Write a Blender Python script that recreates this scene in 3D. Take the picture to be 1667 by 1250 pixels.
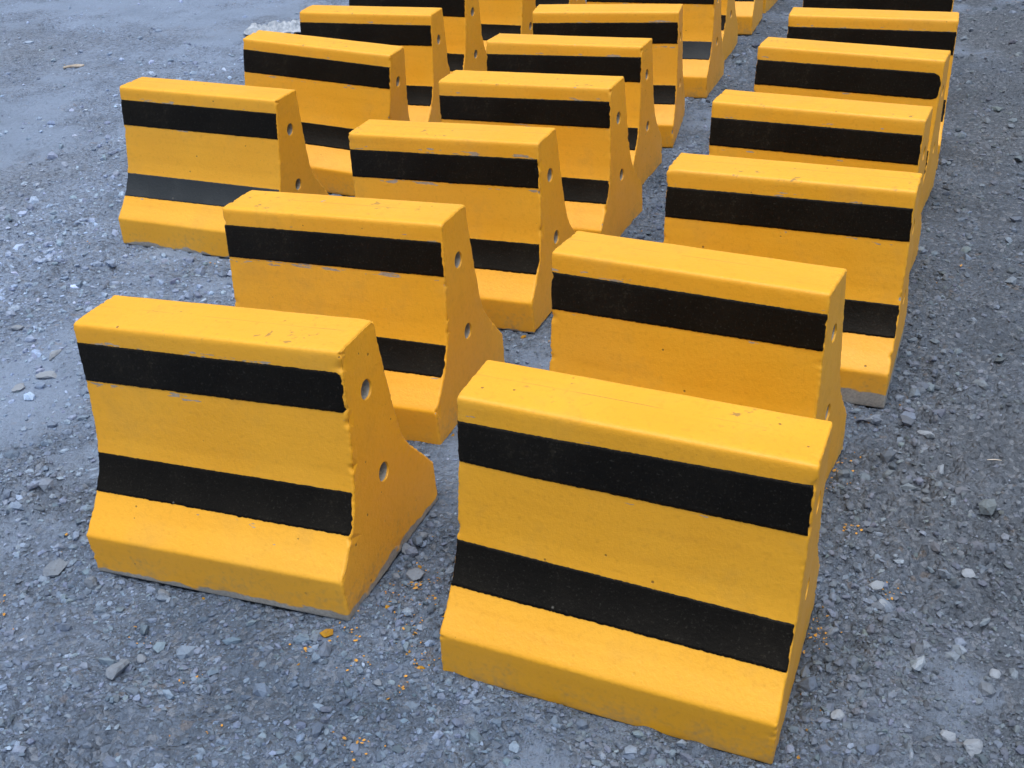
import bpy, math
import numpy as np
from mathutils import Matrix, Vector
from mathutils.geometry import delaunay_2d_cdt

for o in list(bpy.data.objects):
    bpy.data.objects.remove(o, do_unlink=True)
scene = bpy.context.scene
COL = scene.collection

# ------------------------------------------------------------------ camera
cam_data = bpy.data.cameras.new('camera')
cam_data.sensor_width = 36.0
cam_data.sensor_fit = 'HORIZONTAL'
cam_data.lens = 36.0 * 1854.56 / 1667.0
cam_data.clip_start = 0.05
cam_data.clip_end = 1000.0
cam = bpy.data.objects.new('camera', cam_data)
COL.objects.link(cam)
PITCH, ROLL, CZ = 0.5171, -0.0589, 1.4331
_f = Vector((0, math.cos(PITCH), -math.sin(PITCH)))
_r = Vector((1, 0, 0))
_u = _r.cross(_f)
_c, _s = math.cos(ROLL), math.sin(ROLL)
_r, _u = _r * _c + _u * _s, _u * _c - _r * _s
cam.matrix_world = Matrix(((_r.x, _u.x, -_f.x, 0), (_r.y, _u.y, -_f.y, 0), (_r.z, _u.z, -_f.z, CZ), (0, 0, 0, 1)))
scene.camera = cam

# ------------------------------------------------------------------ sky and sun (bright overcast)
SUN_EL, SUN_AZ = math.radians(79), math.radians(180)     # azimuth clockwise from +Y
world = bpy.data.worlds.new('World')
scene.world = world
world.use_nodes = True
nt = world.node_tree
sky = nt.nodes.new('ShaderNodeTexSky')
sky.sky_type = 'NISHITA'
sky.sun_disc = False
sky.sun_elevation = SUN_EL
sky.sun_rotation = SUN_AZ
sky.air_density = 1.0
sky.dust_density = 3.0
sky.ozone_density = 1.0
hs = nt.nodes.new('ShaderNodeHueSaturation')          # cloud cover takes most of the blue out of the dome
hs.inputs['Saturation'].default_value = 0.45
nt.links.new(sky.outputs[0], hs.inputs['Color'])
nt.links.new(hs.outputs[0], nt.nodes['Background'].inputs[0])
nt.nodes['Background'].inputs[1].default_value = 0.06
sun_data = bpy.data.lights.new('sun', 'SUN')
sun_data.energy = 1.5
sun_data.angle = math.radians(70)
sun_data.color = (1.0, 0.95, 0.87)
sun = bpy.data.objects.new('sun', sun_data)
COL.objects.link(sun)
_d = Vector((math.sin(SUN_AZ) * math.cos(SUN_EL), math.cos(SUN_AZ) * math.cos(SUN_EL), math.sin(SUN_EL)))
sun.rotation_euler = _d.to_track_quat('Z', 'Y').to_euler()
sun.location = (0, 0, 10)
scene.view_settings.view_transform = 'Standard'
scene.view_settings.look = 'None'
scene.view_settings.gamma = 1.0
scene.view_settings.use_curve_mapping = False
scene.view_settings.exposure = 1.04
scene.cycles.max_bounces = 3
scene.cycles.diffuse_bounces = 2
scene.cycles.glossy_bounces = 2
scene.cycles.use_light_tree = False
world.cycles.sampling_method = 'MANUAL'
world.cycles.sample_map_resolution = 256
scene.cycles.use_adaptive_sampling = True
scene.cycles.adaptive_threshold = 0.03
scene.cycles.adaptive_min_samples = 16
scene.cycles.transmission_bounces = 0
scene.cycles.caustics_reflective = False
scene.cycles.caustics_refractive = False

# ------------------------------------------------------------------ helpers
def tag(o, label, cat=None, group=None, kind=None):
    o['label'] = label
    if cat: o['category'] = cat
    if group: o['group'] = group
    if kind: o['kind'] = kind
    return o

def mesh_obj(name, V, F, mats, parent=None, smooth=True, mat_idx=None, flat_from=None):
    """V (n,3), F list of arrays of faces (tri or quad index arrays)"""
    me = bpy.data.meshes.new(name)
    V = np.asarray(V, np.float32)
    loops, starts, pos = [], [], 0
    for f in F:
        f = np.asarray(f, np.int32)
        if len(f) == 0: continue
        loops.append(f.ravel())
        starts.append(pos + np.arange(len(f)) * f.shape[1])
        pos += f.size
    loops = np.concatenate(loops); starts = np.concatenate(starts).astype(np.int32)
    me.vertices.add(len(V)); me.vertices.foreach_set('co', V.ravel())
    me.loops.add(len(loops)); me.loops.foreach_set('vertex_index', loops)
    me.polygons.add(len(starts)); me.polygons.foreach_set('loop_start', starts)
    sm = np.full(len(starts), smooth)
    if flat_from is not None: sm[flat_from:] = False
    me.polygons.foreach_set('use_smooth', sm)
    for m in mats: me.materials.append(m)
    if mat_idx is not None: me.polygons.foreach_set('material_index', np.asarray(mat_idx, np.int32))
    me.update(calc_edges=True)
    me.validate()
    o = bpy.data.objects.new(name, me)
    COL.objects.link(o)
    if parent is not None: o.parent = parent
    return o

def _hash(ix, iy, iz, seed):
    h = (ix.astype(np.int64) * 374761393 + iy.astype(np.int64) * 668265263 + iz.astype(np.int64) * 2147483647 + seed * 1274126177) & 0xffffffff
    h = ((h ^ (h >> 13)) * 1274126177) & 0xffffffff
    h = ((h ^ (h >> 16)) * 2246822519) & 0xffffffff
    return ((h ^ (h >> 15)) & 0xffffff) / float(0xffffff) * 2 - 1

def vnoise(P, freq, seed):
    """value noise in -1..1 at points P (n,2) or (n,3)"""
    P = np.asarray(P, float) * freq
    i = np.floor(P).astype(np.int64); f = P - i
    f = f * f * f * (f * (f * 6 - 15) + 10)
    if P.shape[1] == 2:
        z = np.zeros(len(P), np.int64); r = 0
        for a in (0, 1):
            for b in (0, 1):
                w = (f[:, 0] if a else 1 - f[:, 0]) * (f[:, 1] if b else 1 - f[:, 1])
                r = r + w * _hash(i[:, 0] + a, i[:, 1] + b, z, seed)
        return r
    r = 0
    for a in (0, 1):
        for b in (0, 1):
            for c in (0, 1):
                w = (f[:, 0] if a else 1 - f[:, 0]) * (f[:, 1] if b else 1 - f[:, 1]) * (f[:, 2] if c else 1 - f[:, 2])
                r = r + w * _hash(i[:, 0] + a, i[:, 1] + b, i[:, 2] + c, seed)
    return r

class NT:
    """small node-tree builder"""
    def __init__(self, name):
        self.m = bpy.data.materials.new(name); self.m.use_nodes = True
        self.t = self.m.node_tree; self.b = self.t.nodes['Principled BSDF']
    def n(self, typ, **kw):
        x = self.t.nodes.new(typ)
        for k, v in kw.items(): setattr(x, k, v)
        return x
    def set(self, sock, v):
        if isinstance(v, bpy.types.NodeSocket): self.t.links.new(v, sock)
        else: sock.default_value = v
    def math(self, op, a, b=0.0, c=0.0, clamp=False):
        x = self.n('ShaderNodeMath', operation=op, use_clamp=clamp)
        self.set(x.inputs[0], a); self.set(x.inputs[1], b); self.set(x.inputs[2], c)
        return x.outputs[0]
    def noise(self, vec, scale, detail=3.0, rough=0.55, dist=0.0):
        x = self.n('ShaderNodeTexNoise'); self.set(x.inputs['Vector'], vec)
        x.inputs['Scale'].default_value = scale; x.inputs['Detail'].default_value = detail
        x.inputs['Roughness'].default_value = rough; x.inputs['Distortion'].default_value = dist
        return x.outputs['Fac']
    def ramp(self, fac, lo, hi, a=0.0, b=1.0):
        x = self.n('ShaderNodeMapRange', clamp=True)
        self.set(x.inputs[0], fac); self.set(x.inputs[1], lo); self.set(x.inputs[2], hi)
        self.set(x.inputs[3], a); self.set(x.inputs[4], b)
        return x.outputs[0]
    def mix(self, fac, a, b, blend='MIX'):
        x = self.n('ShaderNodeMix', data_type='RGBA', blend_type=blend)
        self.set(x.inputs[0], fac)
        self.set(x.inputs[6], a if isinstance(a, bpy.types.NodeSocket) else (*a, 1))
        self.set(x.inputs[7], b if isinstance(b, bpy.types.NodeSocket) else (*b, 1))
        return x.outputs[2]
    def vmath(self, op, a, b):
        x = self.n('ShaderNodeVectorMath', operation=op)
        self.set(x.inputs[0], a); self.set(x.inputs[1], b)
        return x.outputs[0]
    def objattr(self, name):
        return self.n('ShaderNodeAttribute', attribute_type='OBJECT', attribute_name=name).outputs['Fac']
    def bump(self, h, strength, dist):
        x = self.n('ShaderNodeBump'); x.inputs['Strength'].default_value = strength
        x.inputs['Distance'].default_value = dist; self.set(x.inputs['Height'], h)
        self.t.links.new(x.outputs[0], self.b.inputs['Normal'])

# ------------------------------------------------------------------ materials
def concrete_colour(k, co):
    n1 = k.noise(co, 14, 2); n2 = k.noise(co, 160, 1)
    c = k.mix(k.ramp(n1, .3, .7), (.27, .275, .275), (.40, .40, .39))
    return k.mix(k.ramp(n2, .35, .7, 0, .5), c, (.16, .165, .165))

def make_yellow():
    k = NT('yellow_road_paint')
    raw = k.n('ShaderNodeTexCoord').outputs['Object']
    sd = k.objattr('seed')
    comb = k.n('ShaderNodeCombineXYZ')
    for i in range(3): k.set(comb.inputs[i], sd)
    co = k.vmath('ADD', raw, comb.outputs[0])
    sep = k.n('ShaderNodeSeparateXYZ'); k.set(sep.inputs[0], raw)
    X, Y, Z = sep.outputs
    # hand-brushed paint: slow drift of hue, brush streaks, per-barrier shade
    drift = k.noise(co, 4.5, 1)
    c = k.mix(k.ramp(drift, .3, .7), (.78, .378, .014), (.81, .416, .022))
    c = k.mix(k.ramp(k.objattr('tone'), 0, 1, 0, .45), c, (.85, .44, .045))
    mp = k.n('ShaderNodeMapping'); k.set(mp.inputs['Vector'], co); mp.inputs['Scale'].default_value = (4, 60, 60)
    streak = k.noise(mp.outputs[0], 1.0, 1)
    c = k.mix(k.ramp(streak, .5, .8, 0, .22), c, (.66, .30, .015))
    c = k.mix(k.ramp(k.noise(co, 2.2, 2), .50, .70, 0, .20), c, (.66, .38, .075))
    # thin grime
    grime = k.noise(co, 9, 4, .7)
    c = k.mix(k.ramp(grime, .54, .78, 0, .30), c, (.46, .25, .055))
    fine = k.noise(co, 90, 1, .6)
    c = k.mix(k.ramp(fine, .55, .8, 0, .22), c, (.50, .22, .012))
    # pinholes in the cast face
    vor = k.n('ShaderNodeTexVoronoi', feature='F1'); k.set(vor.inputs['Vector'], co); vor.inputs['Scale'].default_value = 38
    wn = k.n('ShaderNodeSeparateColor'); k.set(wn.inputs[0], vor.outputs['Color'])
    rp = k.math('MULTIPLY', wn.outputs[2], .09)
    pin = k.math('MULTIPLY', k.ramp(vor.outputs['Distance'], rp, k.math('ADD', rp, .05), 1, 0), k.ramp(wn.outputs[0], .86, .87))
    c = k.mix(k.math('MULTIPLY', pin, .75), c, (.13, .075, .02))
    # dirt spots and the mould seam along the top
    top = k.ramp(Z, .490, .497)
    wob = k.noise(co, 6, 1)
    line = k.math('ABSOLUTE', k.math('SUBTRACT', Y, k.math('MULTIPLY_ADD', wob, .006, .006)))
    seam = k.math('MULTIPLY', k.math('MULTIPLY', k.ramp(line, .0006, .0018, 1, 0), top), k.ramp(wob, .42, .55))
    c = k.mix(k.math('MULTIPLY', seam, .55), c, (.30, .18, .04))
    sp = k.noise(co, 45, 2, .65)
    spots = k.math('MULTIPLY', k.math('MULTIPLY', k.ramp(sp, .63, .70), top), k.ramp(drift, .50, .62))
    c = k.mix(k.math('MULTIPLY', spots, .7), c, (.24, .16, .06))
    # scrapes through to the concrete, along the stripe borders
    mp2 = k.n('ShaderNodeMapping'); k.set(mp2.inputs['Vector'], co); mp2.inputs['Scale'].default_value = (16, 20, 75)
    ch = k.noise(mp2.outputs[0], 1.0, 3, .6)
    b1 = k.ramp(k.math('ABSOLUTE', k.math('SUBTRACT', Z, .462)), .004, .012, 1, 0)
    b2 = k.ramp(k.math('ABSOLUTE', k.math('SUBTRACT', Z, .372)), .004, .012, 1, 0)
    b3 = k.ramp(k.math('ABSOLUTE', k.math('SUBTRACT', Z, .150)), .003, .010, 1, 0)
    band = k.math('MAXIMUM', k.math('MAXIMUM', b1, b2), k.math('MULTIPLY', b3, .55))
    chip = k.ramp(k.math('ADD', k.math('ADD', ch, k.objattr('wear')), k.math('MULTIPLY', band, .150)), .775, .790)
    con = concrete_colour(k, co)
    chip = k.math('MULTIPLY', chip, k.ramp(X, .280, .286, 1, 0))
    c = k.mix(k.math('MULTIPLY', chip, .85), c, con)
    # dust splashed up from the yard
    spl = k.ramp(k.math('ADD', k.math('MULTIPLY', Z, -9.0), k.math('MULTIPLY', fine, 1.3)), .10, .75, 0, .42)
    spl = k.math('MULTIPLY', spl, k.ramp(grime, .42, .60))
    c = k.mix(spl, c, (.30, .25, .16))
    kn = k.n('ShaderNodeAttribute', attribute_type='GEOMETRY', attribute_name='knock').outputs['Fac']
    c = k.mix(k.ramp(k.math('ADD', kn, k.math('MULTIPLY', k.math('SUBTRACT', fine, .5), .8)), .45, .60), c, con)
    # foot of the casting left unpainted
    mp3 = k.n('ShaderNodeMapping'); k.set(mp3.inputs['Vector'], co); mp3.inputs['Scale'].default_value = (11, 11, 20)
    edge = k.noise(mp3.outputs[0], 1.0, 3, .6)
    lim = k.math('MULTIPLY_ADD', k.math('SUBTRACT', edge, .5), .050, k.objattr('bare'))
    bare = k.ramp(k.math('SUBTRACT', Z, lim), -.0015, .0015, 1, 0)
    c = k.mix(bare, c, con)
    k.set(k.b.inputs['Base Color'], c)
    k.set(k.b.inputs['Roughness'], k.ramp(grime, .3, .7, .40, .56))
    k.b.inputs['Specular IOR Level'].default_value = .48
    h = k.noise(co, 110, 3, .75)
    h = k.math('SUBTRACT', h, k.math('MULTIPLY', pin, 1.2))
    k.bump(h, .38, .0020)
    return k.m

def make_black(name, c0, c1, rough):
    k = NT(name)
    co = k.n('ShaderNodeTexCoord').outputs['Object']
    d = k.noise(co, 7, 5, .65)
    c = k.mix(k.ramp(d, .42, .75), c0, c1)
    f = k.noise(co, 240, 2, .6)
    c = k.mix(k.ramp(f, .60, .76, 0, .25), c, (.10, .098, .085))
    c = k.mix(k.math('MULTIPLY', k.ramp(k.noise(co, 90, 3, .7), .56, .66), k.ramp(d, .54, .68, 0, .35)), c, (.060, .054, .038))
    vor = k.n('ShaderNodeTexVoronoi', feature='F1'); k.set(vor.inputs['Vector'], co); vor.inputs['Scale'].default_value = 30
    wn = k.n('ShaderNodeSeparateColor'); k.set(wn.inputs[0], vor.outputs['Color'])
    pin = k.math('MULTIPLY', k.ramp(vor.outputs['Distance'], .05, .09, 1, 0), k.ramp(wn.outputs[1], .86, .88))
    c = k.mix(k.math('MULTIPLY', pin, .7), c, (.16, .16, .15))
    k.set(k.b.inputs['Base Color'], c)
    k.b.inputs['Roughness'].default_value = rough
    k.b.inputs['Specular IOR Level'].default_value = .14
    k.bump(k.noise(co, 110, 3, .75), .6, .0020)
    return k.m

def make_concrete():
    k = NT('bare_concrete')
    co = k.n('ShaderNodeTexCoord').outputs['Object']
    k.set(k.b.inputs['Base Color'], concrete_colour(k, co))
    k.b.inputs['Roughness'].default_value = .9
    k.bump(k.noise(co, 220, 4), .7, .002)
    return k.m

DUST_SCALE = 1.1
def ground_tone(k, co):
    """colour of dusty crushed stone: bluish grey grit with a paler left side"""
    big = k.noise(co, .55, 2, .6)
    mid = k.noise(co, 3.2, 4, .65)
    c = k.mix(k.ramp(mid, .32, .70), (.094, .134, .205), (.190, .256, .378))
    sep = k.n('ShaderNodeSeparateXYZ'); k.set(sep.inputs[0], co)
    # paler, bluer tone towards the far left
    t = k.math('MULTIPLY_ADD', sep.outputs[1], -.22, k.math('ADD', sep.outputs[0], .572))
    t = k.math('ADD', t, k.math('MULTIPLY', k.math('SUBTRACT', big, .5), 1.6))
    side = k.ramp(t, -1.7, -.45, 1, 0)
    c = k.mix(k.math('MULTIPLY', side, k.ramp(mid, .25, .62, .40, .95)), c, (.300, .400, .600))
    c = k.mix(k.ramp(t, .2, 1.1, 0, .55), c, (.105, .120, .142))     # darker, greyer tone towards the right
    warm = k.ramp(big, .50, .66, 0, .40)
    c = k.mix(warm, c, (.175, .198, .232))
    return c

def make_ground():
    k = NT('dusty_crushed_stone')
    co = k.n('ShaderNodeTexCoord').outputs['Object']
    c = ground_tone(k, co); mid_ = k.noise(co, 2.5, 0)
    g1 = k.noise(co, 55, 4, .75); g2 = k.noise(co, 220, 2, .7)
    vor = k.n('ShaderNodeTexVoronoi', feature='F1'); k.set(vor.inputs['Vector'], co); vor.inputs['Scale'].default_value = 85
    cell = k.n('ShaderNodeSeparateColor'); k.set(cell.inputs[0], vor.outputs['Color'])
    dst = k.n('ShaderNodeAttribute', attribute_type='GEOMETRY', attribute_name='dust').outputs['Fac']
    c = k.mix(k.math('MULTIPLY', dst, .62), c, (.240, .322, .475))
    grit = k.math('SUBTRACT', 1.0, dst)            # where broken stone shows through the dust
    c = k.mix(k.math('MULTIPLY', grit, k.ramp(cell.outputs[0], .0, .45, .40, 0)), c, (.075, .090, .115))
    c = k.mix(k.math('MULTIPLY', grit, k.ramp(cell.outputs[1], .72, 1, 0, .38)), c, (.36, .41, .50))
    c = k.mix(k.math('MULTIPLY', k.ramp(g1, .48, .70, 0, .75), k.math('MULTIPLY_ADD', grit, .75, .25)), c, (.060, .074, .100))  # crevice shade painted in as dark blotches between the grit
    c = k.mix(k.ramp(g2, .55, .75, 0, .28), c, (.30, .36, .45))  # fine pale highlights painted into the grit colour
    rust = k.math('MULTIPLY', k.ramp(k.noise(co, 30, 1), .66, .72), k.ramp(mid_, .50, .60))
    c = k.mix(k.math('MULTIPLY', rust, .25), c, (.26, .19, .12))
    k.set(k.b.inputs['Base Color'], c)
    k.b.inputs['Roughness'].default_value = .95
    k.b.inputs['Specular IOR Level'].default_value = .15
    h = k.math('SUBTRACT', k.math('MULTIPLY', g1, 1.3), k.math('MULTIPLY', k.math('MULTIPLY', vor.outputs['Distance'], grit), .9))
    k.bump(h, 1.0, .016)
    return k.m

def make_stone(name, use_attr, pale=0.0):
    k = NT(name)
    tc = k.n('ShaderNodeTexCoord')
    co = tc.outputs['Object']
    c = ground_tone(k, co) if use_attr else k.mix(k.noise(co, 20, 4), (.135, .170, .230), (.240, .295, .385))
    if use_attr:
        a = k.n('ShaderNodeAttribute', attribute_type='GEOMETRY', attribute_name='tint').outputs['Color']
        c = k.mix(1.0, c, a, 'MULTIPLY')
    g = k.noise(co, 140, 2, .7)
    c = k.mix(k.ramp(g, .5, .75, 0, .4), c, (.10, .11, .125))
    if pale: c = k.mix(pale, c, (.42, .475, .56))
    k.set(k.b.inputs['Base Color'], c)
    k.b.inputs['Roughness'].default_value = .93
    k.b.inputs['Specular IOR Level'].default_value = .15
    k.bump(g, .7, .004)
    return k.m

def make_plain(name, c0, c1, scale, rough=.7):
    k = NT(name)
    co = k.n('ShaderNodeTexCoord').outputs['Object']
    k.set(k.b.inputs['Base Color'], k.mix(k.ramp(k.noise(co, scale, 4), .35, .65), c0, c1))
    k.b.inputs['Roughness'].default_value = rough
    k.bump(k.noise(co, scale * 6, 3), .4, .002)
    return k.m

YELLOW = make_yellow()
BLACK = make_black('black_road_paint', (.0042, .0038, .0030), (.0095, .0085, .0068), .5)
GREYED = make_black('sky_sheen_grey_paint', (.030, .038, .047), (.046, .055, .066), .6)  # sky sheen on two lower stripes painted in as grey
CONCRETE = make_concrete()
GROUND = make_ground()
GRAVEL = make_stone('loose_gravel', True)
STONE = make_stone('weathered_stone', False)
PALE_STONE = make_stone('pale_stone', False, .28)
SPATTER = make_plain('dried_yellow_paint', (.40, .235, .06), (.66, .33, .05), 90, .8)

# ------------------------------------------------------------------ barrier geometry
LEN, HT = 0.5801, 0.5
HOLES = ((0.0, 0.3873), (0.0105, 0.2004))
HOLE_R = 0.0200
def profile_w(z):
    """half width of the casting at height z"""
    zz = [0, .093, .130, .1571, .175, .200, .2257, .26, .32, .3792, .458, .5]
    ww = [.1944, .1965, .1605, .1376, .1255, .1115, .1024, .0945, .0850, .0772, .0692, .0659]
    return np.interp(z, zz, ww)

def build_ring(step):
    z = np.linspace(0, HT, 1001)
    front = np.stack([-profile_w(z), z], 1)
    ty = np.linspace(-.0659, .0659, 265)[1:-1]
    top = np.stack([ty, np.full_like(ty, HT)], 1)
    zb_ = [0, .093, .130, .160, .182, .205, .235, .27, .32, .3792, .458, .5]
    wb_ = [.204, .207, .1765, .1500, .1300, .1125, .0990, .0925, .0845, .0772, .0692, .0659]
    back = np.stack([np.interp(z, zb_, wb_), z], 1)[::-1]
    by = np.linspace(.204, -.1944, 797)[1:-1]
    bot = np.stack([by, np.zeros_like(by)], 1)
    P = np.concatenate([front, top, back, bot])
    # gaussian rounding along the arc, softer at the top shoulders and in the cove
    def smooth(P, sig):
        n = int(sig * 3 / .0005) + 1
        t = np.arange(-n, n + 1); w = np.exp(-.5 * (t * .0005 / sig) ** 2); w /= w.sum()
        Q = np.concatenate([P[-n:], P, P[:n]])
        return np.stack([np.convolve(Q[:, i], w, 'valid') for i in (0, 1)], 1)
    a, b = smooth(P, .0075), smooth(P, .0032)
    m = np.clip((P[:, 1] - .40) / .03, 0, 1)
    cove = np.clip(1 - np.abs(P[:, 1] - .19) / .05, 0, 1) * 1.6
    m = np.clip(np.maximum(m, cove), 0, 1)[:, None]
    P = a * m + b * (1 - m)
    cv = smooth(P, .011)
    m2 = np.clip(1 - np.maximum(np.abs(P[:, 1] - .195) - .035, 0) / .035, 0, 1)[:, None]
    m2 = m2 * m2 * (3 - 2 * m2)
    P = cv * m2 + P * (1 - m2)
    # resample: coarse underneath, fine elsewhere
    d = np.linalg.norm(np.roll(P, -1, 0) - P, axis=1)
    T = np.roll(P, -1, 0) - np.roll(P, 1, 0); T /= np.linalg.norm(T, axis=1)[:, None]
    curv = np.linalg.norm(np.roll(T, -6, 0) - np.roll(T, 6, 0), axis=1)
    dens = d / step * np.where((P[:, 1] < .003) & (np.abs(P[:, 0]) < .18), .3, 1) * (1 + 1.2 * np.clip(curv / .5, 0, 1))
    cum = np.concatenate([[0], np.cumsum(dens)])
    N = int(cum[-1])
    idx = np.interp(np.linspace(0, cum[-1], N, endpoint=False), cum, np.arange(len(cum)))
    PP = np.concatenate([P, P[:1]])
    R = np.stack([np.interp(idx, np.arange(len(PP)), PP[:, i]) for i in (0, 1)], 1)
    T = np.roll(R, -1, 0) - np.roll(R, 1, 0); T /= np.linalg.norm(T, axis=1)[:, None]
    Nn = np.stack([T[:, 1], -T[:, 0]], 1)     # inward normal for this winding
    return R, Nn

RINGS = {}
def ring(step):
    if step not in RINGS: RINGS[step] = build_ring(step)
    return RINGS[step]

FR_R, FR_N = build_ring(.0025)
_fm = (FR_R[:, 0] < 0) & (FR_R[:, 1] > .004) & (FR_R[:, 1] < .49)
_o = np.argsort(FR_R[_fm][:, 1])
FZ, FY, FNY, FNZ = FR_R[_fm][_o][:, 1], FR_R[_fm][_o][:, 0], FR_N[_fm][_o][:, 0], FR_N[_fm][_o][:, 1]

EDGE_R = .0045
KNOCKS = {}
def knocks(seed):
    """broken spots along the end arrises of one casting: centre, radius, bare or painted over"""
    if seed not in KNOCKS:
        r = np.random.default_rng(seed + 7000); out = []
        for q in range(5):
            side = 1 if r.uniform() < .6 else -1
            zz = float(r.choice([.497, .455, .36, .26, .15, .095, .05])) + r.normal(0, .012)
            zz = min(max(zz, .02), .498)
            sgn = -1
            out.append((side * LEN / 2, sgn * float(profile_w(zz)), zz, float(r.uniform(.004, .0085)), 1.0 if r.uniform() < .35 else 0.0))
        KNOCKS[seed] = out
    return KNOCKS[seed]

def knock_field(Q, seed):
    dep = np.zeros(len(Q)); bare = np.zeros(len(Q))
    wob = 1 + .45 * vnoise(Q, 95, seed + 40)
    for cx, cy, cz, r, b in knocks(seed):
        dd = np.sqrt((Q[:, 0] - cx) ** 2 + (Q[:, 1] - cy) ** 2 + ((Q[:, 2] - cz) * .7) ** 2) * wob
        f = np.clip(1 - dd / r, 0, 1)
        dep = np.maximum(dep, f * r * .55); bare = np.maximum(bare, b * np.clip(f * 2.2, 0, 1))
    return dep, bare

def surface(x, yz, n, seed, lift=0.0):
    """cast surface: arris rounding at both ends, crumbled edges, slight waviness.
    x (m,), yz (m,2), n inward normal (m,2)"""
    d = LEN / 2 - np.abs(x)
    t = np.clip(EDGE_R - d, 0, EDGE_R)
    inset = EDGE_R - np.sqrt(np.maximum(EDGE_R ** 2 - t ** 2, 0))
    P3 = np.stack([np.sign(x) * 3 + np.clip(d, 0, .02) * .3, yz[:, 0], yz[:, 1]], 1)
    fall = np.exp(-(d / .0045) ** 2)
    cr = vnoise(P3, 230, seed) * .0012 + vnoise(P3, 70, seed + 1) * .0003
    chip = np.clip(vnoise(P3, 34, seed + 2) * .6 + vnoise(P3, 90, seed + 5) * .4 - .46, 0, 1) * .010
    wide = np.exp(-(d / .012) ** 2)
    Q = np.stack([x, yz[:, 0], yz[:, 1]], 1)
    wav = vnoise(Q, 7, seed + 3) * .0008 + vnoise(Q, 28, seed + 4) * .0003
    wav = np.where(yz[:, 1] < .003, 0, wav)
    dep, _b = knock_field(Q, seed)
    tot = inset + fall * cr + wide * chip + wav + dep - lift
    out = Q.copy()
    out[:, 1:] += n * tot[:, None]
    out[:, 0] -= np.sign(x) * (fall * vnoise(P3, 80, seed + 7) * .0008 + wide * chip * .5 + dep * .8)
    return out

def build_body(step, seed):
    R, Nn = ring(step)
    N = len(R)
    ds = np.array([0, .0004, .0012, .0024, .0042, .0065, .0095, .0135, .019, .027])
    if step > .006: ds = np.array([0, .0005, .0016, .0035, .0065, .011, .018, .027])
    inner = np.linspace(-LEN / 2 + .036, LEN / 2 - .036, int((LEN - .072) / (step * 2.2)) + 2)
    xs = np.concatenate([-LEN / 2 + ds, inner, (LEN / 2 - ds)[::-1]])
    M = len(xs)
    X = np.repeat(xs, N); YZ = np.tile(R, (M, 1)); NN = np.tile(Nn, (M, 1))
    V = surface(X, YZ, NN, seed)
    i = np.arange(M - 1)[:, None] * N; j = np.arange(N)[None]; j2 = (j + 1) % N
    quads = np.stack([i + j, i + N + j, i + N + j2, i + j2], -1).reshape(-1, 4)
    quads = quads[:, ::-1]
    extraV, tris = [], []
    base = len(V)
    ang = np.linspace(0, 2 * math.pi, 24, endpoint=False)
    for side in (-1, 1):
        r0 = (M - 1) * N if side > 0 else 0
        ridx = np.arange(r0, r0 + N)
        poly = V[ridx][:, 1:]
        pts = [Vector(p) for p in poly]
        edges = [(a, (a + 1) % N) for a in range(N)]
        gx = V[ridx][:, 0].mean()
        holes = HOLES if side > 0 else ()
        hv = []
        for hy, hz in holes:
            s0 = len(pts)
            pts += [Vector((hy + HOLE_R * math.cos(a), hz + HOLE_R * math.sin(a))) for a in ang]
            edges += [(s0 + a, s0 + (a + 1) % 24) for a in range(24)]
        for zz in np.arange(.03, .49, .035):
            w = profile_w(zz) - .022
            for yy in np.arange(-w, w + .001, max(.03, w / 4)):
                if all((yy - a) ** 2 + (zz - b) ** 2 > (HOLE_R * 1.35) ** 2 for a, b in holes):
                    pts.append(Vector((float(yy), float(zz))))
        vs, es, fs, ov, oe, of = delaunay_2d_cdt(pts, edges, [], 1, 1e-7)
        # map output vertices to ring vertices or new ones
        mp = {}
        for q, orig in enumerate(ov):
            ring_o = [k_ for k_ in orig if k_ < N]
            if ring_o: mp[q] = ridx[ring_o[0]]
            else:
                mp[q] = base + len(extraV)
                extraV.append((gx, vs[q][0], vs[q][1]))
        for f in fs:
            cy = sum(vs[a][0] for a in f) / 3; cz = sum(vs[a][1] for a in f) / 3
            if any((cy - a) ** 2 + (cz - b) ** 2 < (HOLE_R * .97) ** 2 for a, b in holes): continue
            t = [mp[a] for a in f]
            if len(set(t)) < 3: continue
            (y0, z0), (y1, z1), (y2, z2) = [vs[a] for a in f]
            ccw = (y1 - y0) * (z2 - z0) - (z1 - z0) * (y2 - y0) > 0
            if ccw != (side > 0): t = t[::-1]
            tris.append(t)
    V = np.concatenate([V, np.array(extraV)])
    return V, quads, np.array(tris), len(quads)

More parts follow.
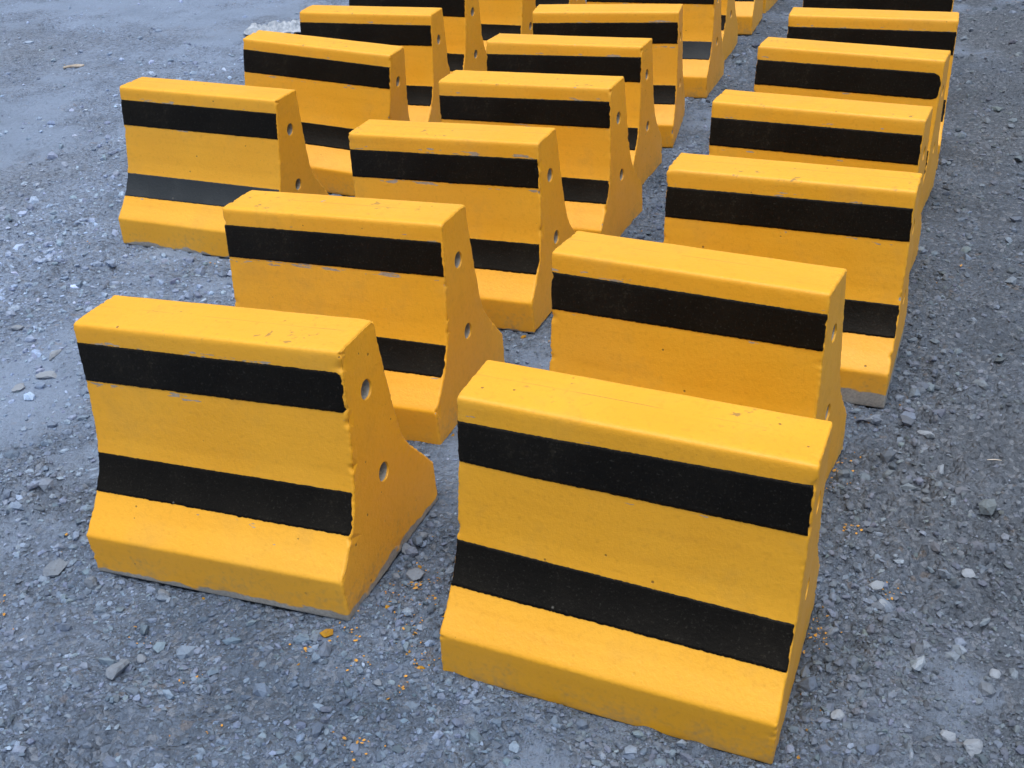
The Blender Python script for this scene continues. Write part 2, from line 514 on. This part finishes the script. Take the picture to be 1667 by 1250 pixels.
def build_stripe(zl, zr, seed, nx, nz, e_left, e_right, round_r=0.0):
    """painted band on the front face; zl, zr = (bottom, top) heights at the left and right end"""
    x0, x1 = -LEN / 2 + e_left, LEN / 2 - e_right
    u = np.linspace(0, 1, nx)
    u = .5 - .5 * np.cos(math.pi * u) * (1 - .35 * np.sin(math.pi * u))
    v = np.linspace(0, 1, nz)
    U, Vv = np.meshgrid(u, v, indexing='ij')
    x = x0 + (x1 - x0) * U
    sx = np.stack([x[:, 0] * 1.0, np.full(nx, seed * .37)], 1)
    def edge(k_):
        return (vnoise(sx, 330, seed + k_) * .0007 + vnoise(sx, 110, seed + k_ + 9) * .0003 + vnoise(sx, 8, seed + k_ + 19) * .0004
                + np.clip(vnoise(sx, 40, seed + k_ + 29) - .82, 0, 1) * .008)
    zb = zl[0] + (zr[0] - zl[0]) * u - edge(0)
    zt = zl[1] + (zr[1] - zl[1]) * u + edge(1) * .8
    z = zb[:, None] + (zt - zb)[:, None] * Vv
    # ragged ends
    sz = np.stack([z[0], np.full(nz, seed * .71)], 1)
    jl = vnoise(sz, 130, seed + 50) * .0011
    jr = vnoise(sz, 150, seed + 60) * .0022 + vnoise(sz, 45, seed + 61) * .0006
    if round_r:
        for arr in (jr,):
            tt = np.minimum(v, 1 - v) * (zr[1] - zr[0])
            q = np.clip(round_r - tt, 0, round_r)
            arr += round_r - np.sqrt(np.maximum(round_r ** 2 - q ** 2, 0))
    x = x + (1 - U) ** 8 * jl[None] - U ** 8 * jr[None]
    x = np.clip(x, -LEN / 2 + .0008, LEN / 2 - .0008)
    xf, zf = x.ravel(), z.ravel()
    yz = np.stack([np.interp(zf, FZ, FY), zf], 1)
    n = np.stack([np.interp(zf, FZ, FNY), np.interp(zf, FZ, FNZ)], 1)
    P = surface(xf, yz, n, seed, 0.0011)
    idx = np.arange(nx * nz).reshape(nx, nz)
    quads = np.stack([idx[:-1, :-1], idx[1:, :-1], idx[1:, 1:], idx[:-1, 1:]], -1).reshape(-1, 4)
    # film edge turned into the casting
    loop = np.concatenate([idx[:, 0], idx[-1, 1:], idx[-2::-1, -1], idx[0, -2:0:-1]])
    S = P[loop].copy(); S[:, 1:] += n[loop] * .0030
    b = len(P); k_ = np.arange(len(loop)); k2 = (k_ + 1) % len(loop)
    skirt = np.stack([loop[k2], loop[k_], b + k_, b + k2], -1)
    return np.concatenate([P, S]), np.concatenate([quads, skirt])

def build_cup(hy, hz, seed):
    """rough blind socket: painted lip, bare concrete inside"""
    na = 24
    ang = np.linspace(0, 2 * math.pi, na, endpoint=False)
    xs = [0.0, -.0015, -.004, -.012, -.024, -.036, -.044]
    rr = [1.0, .97, .95, .94, .95, .93, .90]
    V = []
    for i, (a, r) in enumerate(zip(xs, rr)):
        for t in ang:
            V.append((LEN / 2 + a, hy + HOLE_R * r * math.cos(t), hz + HOLE_R * r * math.sin(t)))
    V.append((LEN / 2 - .047, hy, hz))
    V = np.array(V)
    j = vnoise(V, 150, seed) * .0009
    j[:na] = 0
    V[:, 1] += j; V[:, 2] += np.roll(j, 3) * (np.arange(len(V)) >= na)
    F = []
    for i in range(len(xs) - 1):
        for k_ in range(na):
            k2 = (k_ + 1) % na
            F.append((i * na + k_, i * na + k2, (i + 1) * na + k2, (i + 1) * na + k_))
    c = len(V) - 1; T = []
    for k_ in range(na):
        T.append(((len(xs) - 1) * na + k_, (len(xs) - 1) * na + (k_ + 1) % na, c))
    mi = [0] * (na * 2) + [1] * (len(F) - 2 * na) + [1] * len(T)
    return V, F, T, mi

def rot(yaw, px, py):
    return Matrix.Rotation(yaw, 3, 'Z') @ Matrix.Rotation(px, 3, 'X') @ Matrix.Rotation(py, 3, 'Y')

# id: x, y, z, yaw, tilt_x, tilt_y, [stripe height offsets: upper top L,R, upper bottom L,R, lower top L,R, lower bottom L,R], bare foot, tone, label
ROW_M, ROW_L, ROW_R = 'middle row', 'left row', 'right row'
BARRIERS = [
 ('M1', -.516, 1.9101, .0189, -.3976, .0136, -.0375, (.0024,.0014,.0021,.0033,.0047,.003,.0033,-.0001), .015, .55, 'nearest barrier of the middle row, scraped above its upper black stripe'),
 ('R1', .1912, 1.5599, .0006, -.416, .0266, .0307, (-.0035,.0075,-.0003,-.0003,.0047,-.0031,.0004,-.0026), -.012, .30, 'barrier, largest in view, at the front of the right row'),
 ('M2', -.3613, 2.5243, .0005, -.4129, .0005, -.0285, (.0005,-.0002,0,-.0006,0,-.0067,0,-.0031), .006, .5, 'second barrier of the middle row, directly behind its nearest one'),
 ('M3', -.1103, 3.0911, -.0033, -.4357, .0313, -.03, (-.0035,-.0015,-.003,-.0008,0,.0016,0,-.0029), .004, .5, 'third barrier of the middle row counted from the camera'),
 ('M4', .1269, 3.572, 0, -.4473, .0259, -.0226, (-.004,.0012,.0004,.0002,0,-.0035,0,.0015), .0, .6, 'fourth barrier of the middle row, short grey scrape over its upper stripe'),
 ('M5', .2726, 4.1036, -.0131, -.4134, -.0067, -.0074, (-.0029,.0054,0,.0003,0,.0007,0,0), .0, .6, 'fifth barrier of the middle row, its upper stripe widening to the right'),
 ('M6', .4673, 4.6449, -.019, -.2723, .0311, -.001, (-.0007,.002,0,.0015,0,-.0013,0,.002), -.005, .6, 'sixth barrier of the middle row, its whole top just inside the picture'),
 ('M7', .7327, 5.2526, -.0031, -.3801, .0027, -.0011, (0,0,.0007,-.0002,0,-.0003,0,-.0013), -.005, .6, 'seventh barrier of the middle row, with a slate blue lower stripe'),
 ('M8', .9022, 5.7917, -.0027, -.3999, .013, .0013, (0,0,0,0,0,-.0047,0,0), -.005, .6, 'eighth barrier of the middle row, mostly hidden, its end showing'),
 ('M9', 1.1523, 6.318, .0073, -.3545, -.0048, -.0038, (0,0,0,0,0,0,0,.0009), -.012, .6, 'ninth barrier of the middle row, its foot showing at the picture top'),
 ('M10', 1.3511, 6.83, -.0029, -.4101, .0018, .0021, (0,) * 8, -.005, .6, 'farthest barrier of the middle row, just its end face showing'),
 ('A1', -.9408, 3.6891, -.0008, -.3725, -.006, .0318, (-.0002,.0001,-.0029,-.0015,-.005,-.0045,-.0037,0), .010, .7, 'nearest barrier of the left row, its lower stripe grey'),
 ('A2', -.6511, 4.2453, .0037, -.3269, .0069, .0858, (.0019,-.0008,.0004,.002,0,0,0,0), .0, .65, 'second barrier of the left row, leaning down to its right'),
 ('A3', -.4892, 4.8038, -.0059, -.332, .0087, .0081, (.0004,.0005,0,.0001,0,-.0009,0,-.0026), .0, .65, 'third barrier of the left row, its whole top just inside the picture'),
 ('A4', -.3463, 5.2981, -.0008, -.4179, -.0065, .0118, (0,0,0,.0005,0,.0003,0,0), .0, .6, 'fourth barrier of the left row, its top cut off by the picture'),
 ('A5', -.0753, 5.813, -.0049, -.4244, -.0024, .0051, (0,0,0,0,0,.0008,0,0), .0, .6, 'fifth barrier of the left row, only its lower front and end showing'),
 ('A6', .1942, 6.3658, .0044, -.3953, -.0017, -.0037, (0,) * 8, .0, .6, 'farthest barrier of the left row, a thin strip at the picture top'),
 ('R2', .3835, 2.1053, -.0021, -.5189, -.0056, -.0069, (-.0029,.0007,-.0059,.0046,0,0,0,0), .0, .4, 'second barrier of the right row, directly behind the largest one'),
 ('R3', .6953, 2.5947, -.0006, -.4263, .004, .0048, (-.0022,.0012,.0004,.0017,0,.0053,0,.0034), .036, .4, 'third barrier of the right row, with a wide bare concrete foot at its right'),
 ('R4', .896, 3.1068, .0039, -.4823, .0047, .0087, (-.0035,.001,-.0034,.0002,0,0,0,0), .0, .45, 'fourth barrier of the right row counted from the camera'),
 ('R5', 1.1399, 3.6621, .0125, -.4796, .0017, .0208, (-.0022,.0016,-.0014,.0004,0,0,0,0), .0, .55, 'fifth barrier of the right row, right end of its upper stripe rounded off'),
 ('R6', 1.3671, 4.178, .0009, -.3618, -.0008, .0135, (-.0005,.001,0,.0014,0,.004,0,.0028), .0, .55, 'sixth barrier of the right row, its whole top just inside the picture'),
 ('R7', 1.5831, 4.7631, .0065, -.3903, -.0014, -.0061, (0,) * 8, .0, .55, 'farthest barrier of the right row, its top cut off by the picture'),
]

# ------------------------------------------------------------------ ground
FOOT = []
for b in BARRIERS:
    Rm = rot(*b[4:7])
    FOOT.append((np.array(b[1:4]), b[4], np.array(Rm.col[2])))

def foot_distance(x, y):
    """signed-ish distance to the nearest barrier footprint, and blended base plane"""
    best = np.full(len(x), 9.0); ws = np.full(len(x), .12); zs = np.zeros(len(x))
    for c, yaw, n in FOOT:
        dx, dy = x - c[0], y - c[1]
        cy, sy = math.cos(yaw), math.sin(yaw)
        u = np.abs(cy * dx + sy * dy) - LEN / 2; v = np.abs(-sy * dx + cy * dy) - .1955
        d = np.hypot(np.maximum(u, 0), np.maximum(v, 0)) + np.minimum(np.maximum(u, v), 0)
        best = np.minimum(best, d)
        w = np.exp(-(np.maximum(d, 0) / .10) ** 2)
        ws += w; zs += w * (c[2] - (n[0] * dx + n[1] * dy) / n[2])
    return best, zs / ws

def dust(P):
    """0..1: pools of fine dust that bury the broken stone"""
    t = vnoise(P, 1.25, 81) + .55 * vnoise(P, 3.1, 82) + .34 * vnoise(P, 8, 83) + .24 * vnoise(P, 22, 84)
    t = np.clip((t - .08 - .10 * np.clip(P[:, 0], -1.5, 1.5)) / .75, 0, 1)
    return t * t * (3 - 2 * t)

def ground_z(x, y):
    d, base = foot_distance(x, y)
    P = np.stack([x, y], 1)
    soft = 1 - .50 * dust(P)
    amp = np.clip((d + .02) / .12, .12, 1)
    z = base + amp * (vnoise(P, 1.6, 11) * .013 + vnoise(P, 5, 12) * .0080 + vnoise(P, 11, 17) * .0075)
    rough = np.clip(.55 + .9 * vnoise(P, 2.3, 15), .15, 1.3)
    a2 = np.clip((d + .01) / .03, .25, 1)
    rid = 1 - np.abs(vnoise(P, 21, 13)) * 2
    z += a2 * rough * soft * (rid * .0085 + vnoise(P, 48, 14) * .0075 + vnoise(P, 105, 16) * .0042)
    bank = np.exp(-(np.maximum(d, 0) / .028) ** 2)             # grit pushed up against the castings
    z += bank * (.0028 + .0070 * np.clip(vnoise(P, 9, 31) + .5 * vnoise(P, 30, 32), -.6, 1))
    far = np.clip((np.hypot(x, y) - 14) / 20, 0, 1)
    z = z * (1 - far)
    z = np.where(d < -.012, z - .012, z)
    return z - .0015

def graded(start, end, step0, growth):
    out = [start]; s = step0
    while out[-1] < end:
        out.append(out[-1] + s); s *= growth
    return np.array(out)

def build_ground():
    yn = [.85]
    while yn[-1] < 9.5: yn.append(yn[-1] + max(.0062, .0060 * yn[-1]))
    ys = np.concatenate([-graded(-.85, 150, .02, 1.16)[1:][::-1], yn, graded(yn[-1], 170, .07, 1.12)[1:]])
    xc = np.arange(-1.25, 1.2501, .0085)
    side = [1.25]
    while side[-1] < 4.2: side.append(side[-1] + .0070 * side[-1])
    sx = np.concatenate([side[1:], graded(side[-1], 170, .05, 1.14)[1:]])
    xs = np.concatenate([-sx[::-1], xc, sx])
    X, Y = np.meshgrid(xs, ys, indexing='ij')
    x, y = X.ravel(), Y.ravel()
    V = np.stack([x, y, ground_z(x, y)], 1)
    idx = np.arange(len(V)).reshape(len(xs), len(ys))
    q = np.stack([idx[:-1, :-1], idx[1:, :-1], idx[1:, 1:], idx[:-1, 1:]], -1).reshape(-1, 4)
    o = mesh_obj('ground', V, [q], [GROUND])
    o.data.attributes.new('dust', 'FLOAT', 'POINT').data.foreach_set('value', dust(V[:, :2]).astype(np.float32))
    tag(o, 'dusty blue grey yard of trodden crushed stone', 'ground', kind='structure')
build_ground()

# ------------------------------------------------------------------ barriers
GROUP = 'yellow and black concrete barriers set out in three rows'
for bi, (bid, x, y, z, yaw, px, py, off, bare, tone, label) in enumerate(BARRIERS):
    seed = 100 + bi * 17
    t = bpy.data.objects.new('concrete_barrier', None)
    COL.objects.link(t)
    t.empty_display_size = .2
    t.matrix_world = Matrix.Translation((x, y, z)) @ rot(yaw, px, py).to_4x4()
    tag(t, 'yellow ' + label, 'barrier', GROUP)
    step = .0036 if y < 2.2 else .0050 if y < 2.7 else (.0064 if y < 3.8 else .0085)
    V, q, tr, nq = build_body(step, seed)
    body = mesh_obj('body', V, [q, tr], [YELLOW], t, True, None, nq)
    _dep, _bare = knock_field(V, seed)
    body.data.attributes.new('knock', 'FLOAT', 'POINT').data.foreach_set('value', _bare.astype(np.float32))
    body['seed'] = float(bi) * 1.731
    body['bare'] = float(bare)
    body['tone'] = float(tone)
    body['wear'] = {'M': .022, 'A': .0, 'R': -.022}[bid[0]]
    rng = np.random.default_rng(seed)
    nx = 340 if y < 2.7 else (150 if y < 3.8 else 100)
    o = off
    er = .0012 + rng.uniform(0, .0022)
    V, F = build_stripe((.3792 + o[2], .458 + o[0]), (.3792 + o[3], .458 + o[1]), seed, nx, 16, .0012, er, .020 if bid == 'R5' else (.005 if bid == 'M1' else .0))
    up = mesh_obj('painted_stripe', V, [F], [BLACK], t)
    er = .0012 + rng.uniform(0, .0030)
    V, F = build_stripe((.1571 + o[6], .2257 + o[4]), (.1571 + o[7], .2257 + o[5]), seed, nx, 18, .0012, er, .0015)
    lo = mesh_obj('painted_stripe', V, [F], [GREYED if bid in ('A1', 'M7') else BLACK], t)
    if bid == 'A1': lo['label'] = 'grey lower stripe'
    if bid == 'M7': lo['label'] = 'slate blue lower stripe'
    for hi, (hy, hz) in enumerate(HOLES):
        V, F, T, mi = build_cup(hy, hz, seed + hi)
        cup = mesh_obj('socket_hole', V, [np.array(F), np.array(T)], [YELLOW, CONCRETE], t, True, mi)
        cup['seed'] = float(bi) * 1.731
        cup['bare'] = -.5
        cup['tone'] = float(tone)
        cup['wear'] = -.5

# ------------------------------------------------------------------ loose stones and gravel
_phi = (1 + 5 ** .5) / 2
ICO_V = np.array([(-1, _phi, 0), (1, _phi, 0), (-1, -_phi, 0), (1, -_phi, 0), (0, -1, _phi), (0, 1, _phi), (0, -1, -_phi), (0, 1, -_phi), (_phi, 0, -1), (_phi, 0, 1), (-_phi, 0, -1), (-_phi, 0, 1)]) / math.hypot(1, _phi)
ICO_F = np.array([(0, 11, 5), (0, 5, 1), (0, 1, 7), (0, 7, 10), (0, 10, 11), (1, 5, 9), (5, 11, 4), (11, 10, 2), (10, 7, 6), (7, 1, 8), (3, 9, 4), (3, 4, 2), (3, 2, 6), (3, 6, 8), (3, 8, 9), (4, 9, 5), (2, 4, 11), (6, 2, 10), (8, 6, 7), (9, 8, 1)])

OCT_V = np.array([(1, 0, 0), (-1, 0, 0), (0, 1, 0), (0, -1, 0), (0, 0, 1), (0, 0, -1)], float)
OCT_F = np.array([(0, 2, 4), (2, 1, 4), (1, 3, 4), (3, 0, 4), (2, 0, 5), (1, 2, 5), (3, 1, 5), (0, 3, 5)])

def scatter(x, y, r, rng, flat=(.50, .90), sink=.16, coarse=True):
    n = len(x)
    bv, bf = (ICO_V, ICO_F) if coarse else (OCT_V, OCT_F)
    m = len(bv)
    V = np.repeat(bv[None], n, 0) * rng.uniform(.66, 1.28, (n, m, 1))
    if not coarse: V += rng.normal(0, .22, V.shape)
    V *= np.stack([rng.uniform(.85, 1.35, n), rng.uniform(.55, .95, n), rng.uniform(flat[0], flat[1], n)], 1)[:, None]
    # lean, then turn
    a = rng.normal(0, .35, n); c, s = np.cos(a)[:, None], np.sin(a)[:, None]
    V[..., 1], V[..., 2] = V[..., 1] * c - V[..., 2] * s, V[..., 1] * s + V[..., 2] * c
    a = rng.uniform(0, 2 * math.pi, n); c, s = np.cos(a)[:, None], np.sin(a)[:, None]
    V[..., 0], V[..., 1] = V[..., 0] * c - V[..., 1] * s, V[..., 0] * s + V[..., 1] * c
    V *= r[:, None, None]
    z = ground_z(x, y)
    V += np.stack([x, y, z + r * sink], 1)[:, None]
    F = (bf[None] + (np.arange(n) * m)[:, None, None]).reshape(-1, 3)
    return V.reshape(-1, 3), F

def scatter_obj(name, groups, mat):
    """groups: list of (V, F, tint per stone)"""
    Vs, Fs, Ts, b = [], [], [], 0
    for V, F, t in groups:
        Vs.append(V); Fs.append(F + b); b += len(V)
        if t is not None: Ts.append(np.repeat(t, len(V) // len(t), 0))
    o = mesh_obj(name, np.concatenate(Vs), [np.concatenate(Fs)], [mat], None, False)
    if Ts:
        t = np.concatenate(Ts); c4 = np.ones((len(t), 4), np.float32); c4[:, :3] = t
        o.data.color_attributes.new('tint', 'FLOAT_COLOR', 'POINT').data.foreach_set('color', c4.ravel())
    return o

rng = np.random.default_rng(5)
def gravel_grade(NG, med, sig, lo, hi, coarse, floor_):
    yy = 1 / rng.uniform(1 / 8.6, 1 / .95, NG)
    xx = rng.uniform(-1, 1, NG) * (.53 * yy + .45)
    P2 = np.stack([xx, yy], 1)
    d, _ = foot_distance(xx, yy)
    clus = .72 + .70 * vnoise(P2, 1.9, 41) + .60 * vnoise(P2, 6.5, 42) + .50 * np.exp(-(d / .10) ** 2) + .15 * np.clip(xx, -1, 1)
    keep = (d > .002) & (rng.uniform(0, 1, NG) < np.clip(clus, floor_, 1) * (1 - .62 * dust(P2)))
    xx, yy, d, P2 = xx[keep], yy[keep], d[keep], P2[keep]
    n = len(xx)
    rad = np.exp(rng.normal(math.log(med), sig, n)) * np.clip(yy / 1.9, .8, 2.6) ** .75
    rad = np.clip(rad, lo, hi)
    rad = np.minimum(rad, np.maximum(d * .8, lo))
    sh = np.exp(rng.normal(.06, .19, n))
    tint = np.stack([sh * rng.normal(1.0, .03, n), sh * rng.normal(1.0, .02, n), sh * rng.normal(.99, .04, n)], 1)
    tint[rng.uniform(0, 1, n) < .05] *= 1.25
    # stones that caught drips of the yellow paint, close to the castings
    yel = (rng.uniform(0, 1, n) < .030 * np.exp(-(d / .07) ** 2) * np.clip(vnoise(P2, 4, 77) * 2 + .3, 0, 1.5))
    tint[yel] = np.array([3.0, 1.20, .10]) * rng.uniform(.7, 1.1, yel.sum())[:, None]
    V, F = scatter(xx, yy, rad, rng, coarse=coarse)
    return V, F, tint
g = scatter_obj('gravel', [gravel_grade(150000, .0024, .40, .0014, .009, False, .22), gravel_grade(34000, .0052, .48, .0032, .020, True, .06)], GRAVEL)
tag(g, 'loose angular grey gravel strewn over the dusty yard', 'gravel', kind='stuff')

# dried drips of paint
SPOTS = [(-.329,1.573),(-.306,1.508),(-.222,1.471),(-.304,1.611),(-.395,1.562),(-.187,1.537),(-.711,1.646),(-.897,1.904),(.709,2.103),(.667,1.999),(.671,1.85),(.527,1.564),(.511,1.525),(-.207,1.743),(-.182,1.713),(-1.012,1.778),(-1.004,1.688),(-.721,1.639),(-.296,1.338),(-.556,1.398),(.678,1.653),(-1.396,3.638),(-.929,3.438),(-2.321,6.347),(1.353,3.102),(-.617,1.534),(.68,2.045),(-.215,1.663),(-.18,1.66),(-.219,1.612),(-.252,1.692),(-.946,1.939),(.70,2.06),(.52,1.545)]
sx_, sy_, sr_ = [], [], []
for (a, b) in SPOTS:
    k_ = int(rng.integers(5, 10) * (2 if (-.42 < a < -.15 and b < 1.8) or .5 < a < .72 else .6))
    for _ in range(k_):
        sx_.append(a + rng.normal(0, .020)); sy_.append(b + rng.normal(0, .020)); sr_.append(float(np.clip(np.exp(rng.normal(math.log(.0021), .40)), .0011, .0042)))
sx_, sy_, sr_ = map(np.array, (sx_, sy_, sr_))
dd, _ = foot_distance(sx_, sy_)
ok = dd > .004
s = scatter_obj('paint_spatter', [(*scatter(sx_[ok], sy_[ok], sr_[ok], rng, flat=(.18, .40), sink=1.3), None)], SPATTER)
tag(s, 'dried drips of yellow paint on the gravel around the barriers', 'paint spatter', kind='stuff')

def subdiv(V, F):
    cache, V, out = {}, [tuple(v) for v in V], []
    def mid(a, b):
        k_ = (min(a, b), max(a, b))
        if k_ not in cache:
            m = np.array(V[a]) + np.array(V[b]); V.append(tuple(m / np.linalg.norm(m))); cache[k_] = len(V) - 1
        return cache[k_]
    for a, b, c in F:
        ab, bc, ca = mid(a, b), mid(b, c), mid(c, a)
        out += [(a, ab, ca), (b, bc, ab), (c, ca, bc), (ab, bc, ca)]
    return np.array(V), np.array(out)
S1V, S1F = subdiv(ICO_V, ICO_F)
S2V, S2F = subdiv(S1V, S1F)

def stone(x, y, size, seed, label, mat=None, dims=(1.1, .85, .6), turn=0.0):
    V = S1V * (1 + .22 * vnoise(S1V + seed, 1.3, seed) + .16 * vnoise(S1V + seed, 3.1, seed + 1))[:, None]
    # a few flat fracture planes
    r2 = np.random.default_rng(seed)
    for _ in range(9):
        nn = r2.normal(size=3); nn /= np.linalg.norm(nn)
        h = V @ nn; lim = r2.uniform(.50, .78)
        V = V - np.maximum(h - lim, 0)[:, None] * nn * .97
    V = V * np.array(dims) * size / 2
    o = mesh_obj('stone', V, [S1F], [mat or STONE], None, False)
    z = float(ground_z(np.array([x]), np.array([y]))[0])
    o.location = (x, y, z + size * dims[2] * .22)
    o.rotation_euler = (0, 0, turn)
    return tag(o, label, 'stone', 'single larger stones among the gravel')

ST = [
 (-.705,1.752,.030,'rounded grey stone just in front of the nearest middle row barrier',None,(1,.9,.8)),
 (-.962,1.87,.052,'low grey clod left of the nearest middle row barrier',None,(1.2,.9,.5)),
 (-.862,1.805,.046,'upright grey clod at the front left foot of the nearest middle row barrier',None,(.8,.75,.8)),
 (-.200,1.865,.027,'egg shaped grey stone lying by the lower stripe of the largest barrier',None,(1.15,.85,.7)),
 (-.228,1.822,.034,'smooth round grey stone between the two nearest barriers',None,(1.1,.9,.6)),
 (-.207,1.737,.044,'broad paint flecked stone between the two nearest barriers',None,(1.2,.8,.55)),
 (-.247,1.740,.026,'small stone touching the left of the broad paint flecked stone',None,(1,.8,.6)),
 (.662,1.651,.032,'pale wedge of stone right of the largest barrier, upper of a close pair',PALE_STONE,(1,.9,.6)),
 (.660,1.612,.024,'small pale stone right of the largest barrier, lower of a close pair',PALE_STONE,(1.1,.8,.6)),
 (.851,1.688,.034,'white cornered stone alone in the gravel near the right edge',PALE_STONE,(1.1,.8,.6)),
 (.788,1.411,.024,'flat white pebble near the lower right edge',PALE_STONE,(1.2,.9,.45)),
 (.926,2.153,.034,'flat pale stone in the gravel right of the second right row barrier',PALE_STONE,(1.4,.7,.4)),
 (.692,1.263,.042,'biggest pale stone of the heap in the bottom right corner',PALE_STONE,(1.1,.9,.6)),
 (.664,1.287,.028,'squarish pale stone leaning on the biggest one, bottom right corner',PALE_STONE,(1,.85,.7)),
 (.502,1.346,.026,'squarish grey stone beside the bottom right corner of the largest barrier',PALE_STONE,(1.1,.85,.6)),
 (-1.307,2.659,.042,'flat pale stone at the left picture edge, level with the upper stripe',PALE_STONE,(1.3,.8,.4)),
 (-1.244,2.719,.054,'largest flat pale stone left of the nearest middle row barrier',PALE_STONE,(1.4,.8,.4)),
 (-1.265,2.83,.046,'thin pale stone just behind the largest flat one on the left',PALE_STONE,(1.5,.6,.35)),
 (-1.427,3.006,.040,'pale lump at the left picture edge, farthest of the left stones',PALE_STONE,(1,.9,.5)),
 (-.743,1.552,.050,'dark hunched clod in the lower left foreground',None,(1.3,.75,.6)),
 (-.708,1.585,.028,'small pale cobble behind the dark hunched clod',None,(1,.85,.7)),
 (.550,1.545,.024,'grey stone by the paint drips right of the largest barrier',None,(1.1,.8,.7)),
 (-.265,1.475,.022,'pebble with a yellow paint drip beside it, bottom centre',None,(1,.8,.6)),
 (.839,2.250,.036,'leaning flat stone against the bare foot of the third right row barrier',None,(1.4,.7,.5)),
]
for i, (a, b, sz, lab, mt, dm) in enumerate(ST):
    stone(a, b, sz, 300 + i * 7, lab, mt, dm, turn=(i * 1.37) % 6.28)

# ------------------------------------------------------------------ litter
def litter_sheet():
    """crumpled white film lying on the ground behind the second left row barrier"""
    nx, ny = 60, 26
    u, v = np.meshgrid(np.linspace(-1, 1, nx), np.linspace(-1, 1, ny), indexing='ij')
    P = np.stack([u.ravel() * .22, v.ravel() * .11], 1)
    out = 1 + .25 * vnoise(P, 9, 61)
    ang = .18
    X = -1.20 + out * (P[:, 0] * math.cos(ang) - P[:, 1] * math.sin(ang)); Y = 6.85 + out * (P[:, 0] * math.sin(ang) + P[:, 1] * math.cos(ang))
    edge = np.clip((1 - np.maximum(np.abs(u), np.abs(v)).ravel()) / .3, 0, 1)
    h = (.030 * np.abs(vnoise(P, 16, 62)) + .026 * np.abs(vnoise(P, 40, 63))) * (.25 + .75 * edge) + .010
    Z = ground_z(X, Y) + h
    idx = np.arange(nx * ny).reshape(nx, ny)
    q = np.stack([idx[:-1, :-1], idx[1:, :-1], idx[1:, 1:], idx[:-1, 1:]], -1).reshape(-1, 4)
    o = mesh_obj('plastic_sheet', np.stack([X, Y, Z], 1), [q], [make_plain('dusty_white_film', (.21, .26, .34), (.42, .49, .60), 22, .45)], None, True)
    m = o.modifiers.new('thickness', 'SOLIDIFY'); m.thickness = .002
    tag(o, 'crumpled white plastic sheet on the ground behind the second left row barrier', 'litter')
litter_sheet()

def stick(name, x, y, ln, w, turn, mat, label, cat):
    nr, na = 12, 7
    V = []
    for i in range(nr):
        t = i / (nr - 1)
        r = w * (.35 + .65 * math.sin(math.pi * min(max(t, .06), .94)) ** .4)
        for k_ in range(na):
            a = 2 * math.pi * k_ / na
            V.append(((t - .5) * ln, r * math.cos(a) + .06 * ln * math.sin(t * 3.0), r * .55 * math.sin(a)))
    V = np.array(V); V[:, 1:] += np.stack([vnoise(V, 60, 71), vnoise(V, 60, 72)], 1) * w * .25
    F = [(i * na + k_, (i + 1) * na + k_, (i + 1) * na + (k_ + 1) % na, i * na + (k_ + 1) % na) for i in range(nr - 1) for k_ in range(na)]
    capA = [(0, k_ + 1, k_) for k_ in range(1, na - 1)]
    b = (nr - 1) * na
    capB = [(b, b + k_, b + k_ + 1) for k_ in range(1, na - 1)]
    o = mesh_obj(name, V, [np.array(F)[:, ::-1], np.array(capA + capB)], [mat], None, True)
    z = float(ground_z(np.array([x]), np.array([y]))[0])
    o.location = (x, y, z + w * .5 + .003); o.rotation_euler = (0, .03, turn)
    tag(o, label, cat)
WOOD = make_plain('weathered_wood', (.28, .24, .19), (.46, .44, .42), 40)
stick('wood_sliver', -2.268, 6.281, .11, .016, .35, WOOD, 'broken pale wood sliver on the bare ground at the upper left', 'wood')
stick('straw', 1.042, 2.05, .030, .0012, -.15, make_plain('pale_straw', (.62, .58, .52), (.75, .72, .68), 40), 'thin white straw on the gravel near the right edge', 'straw')
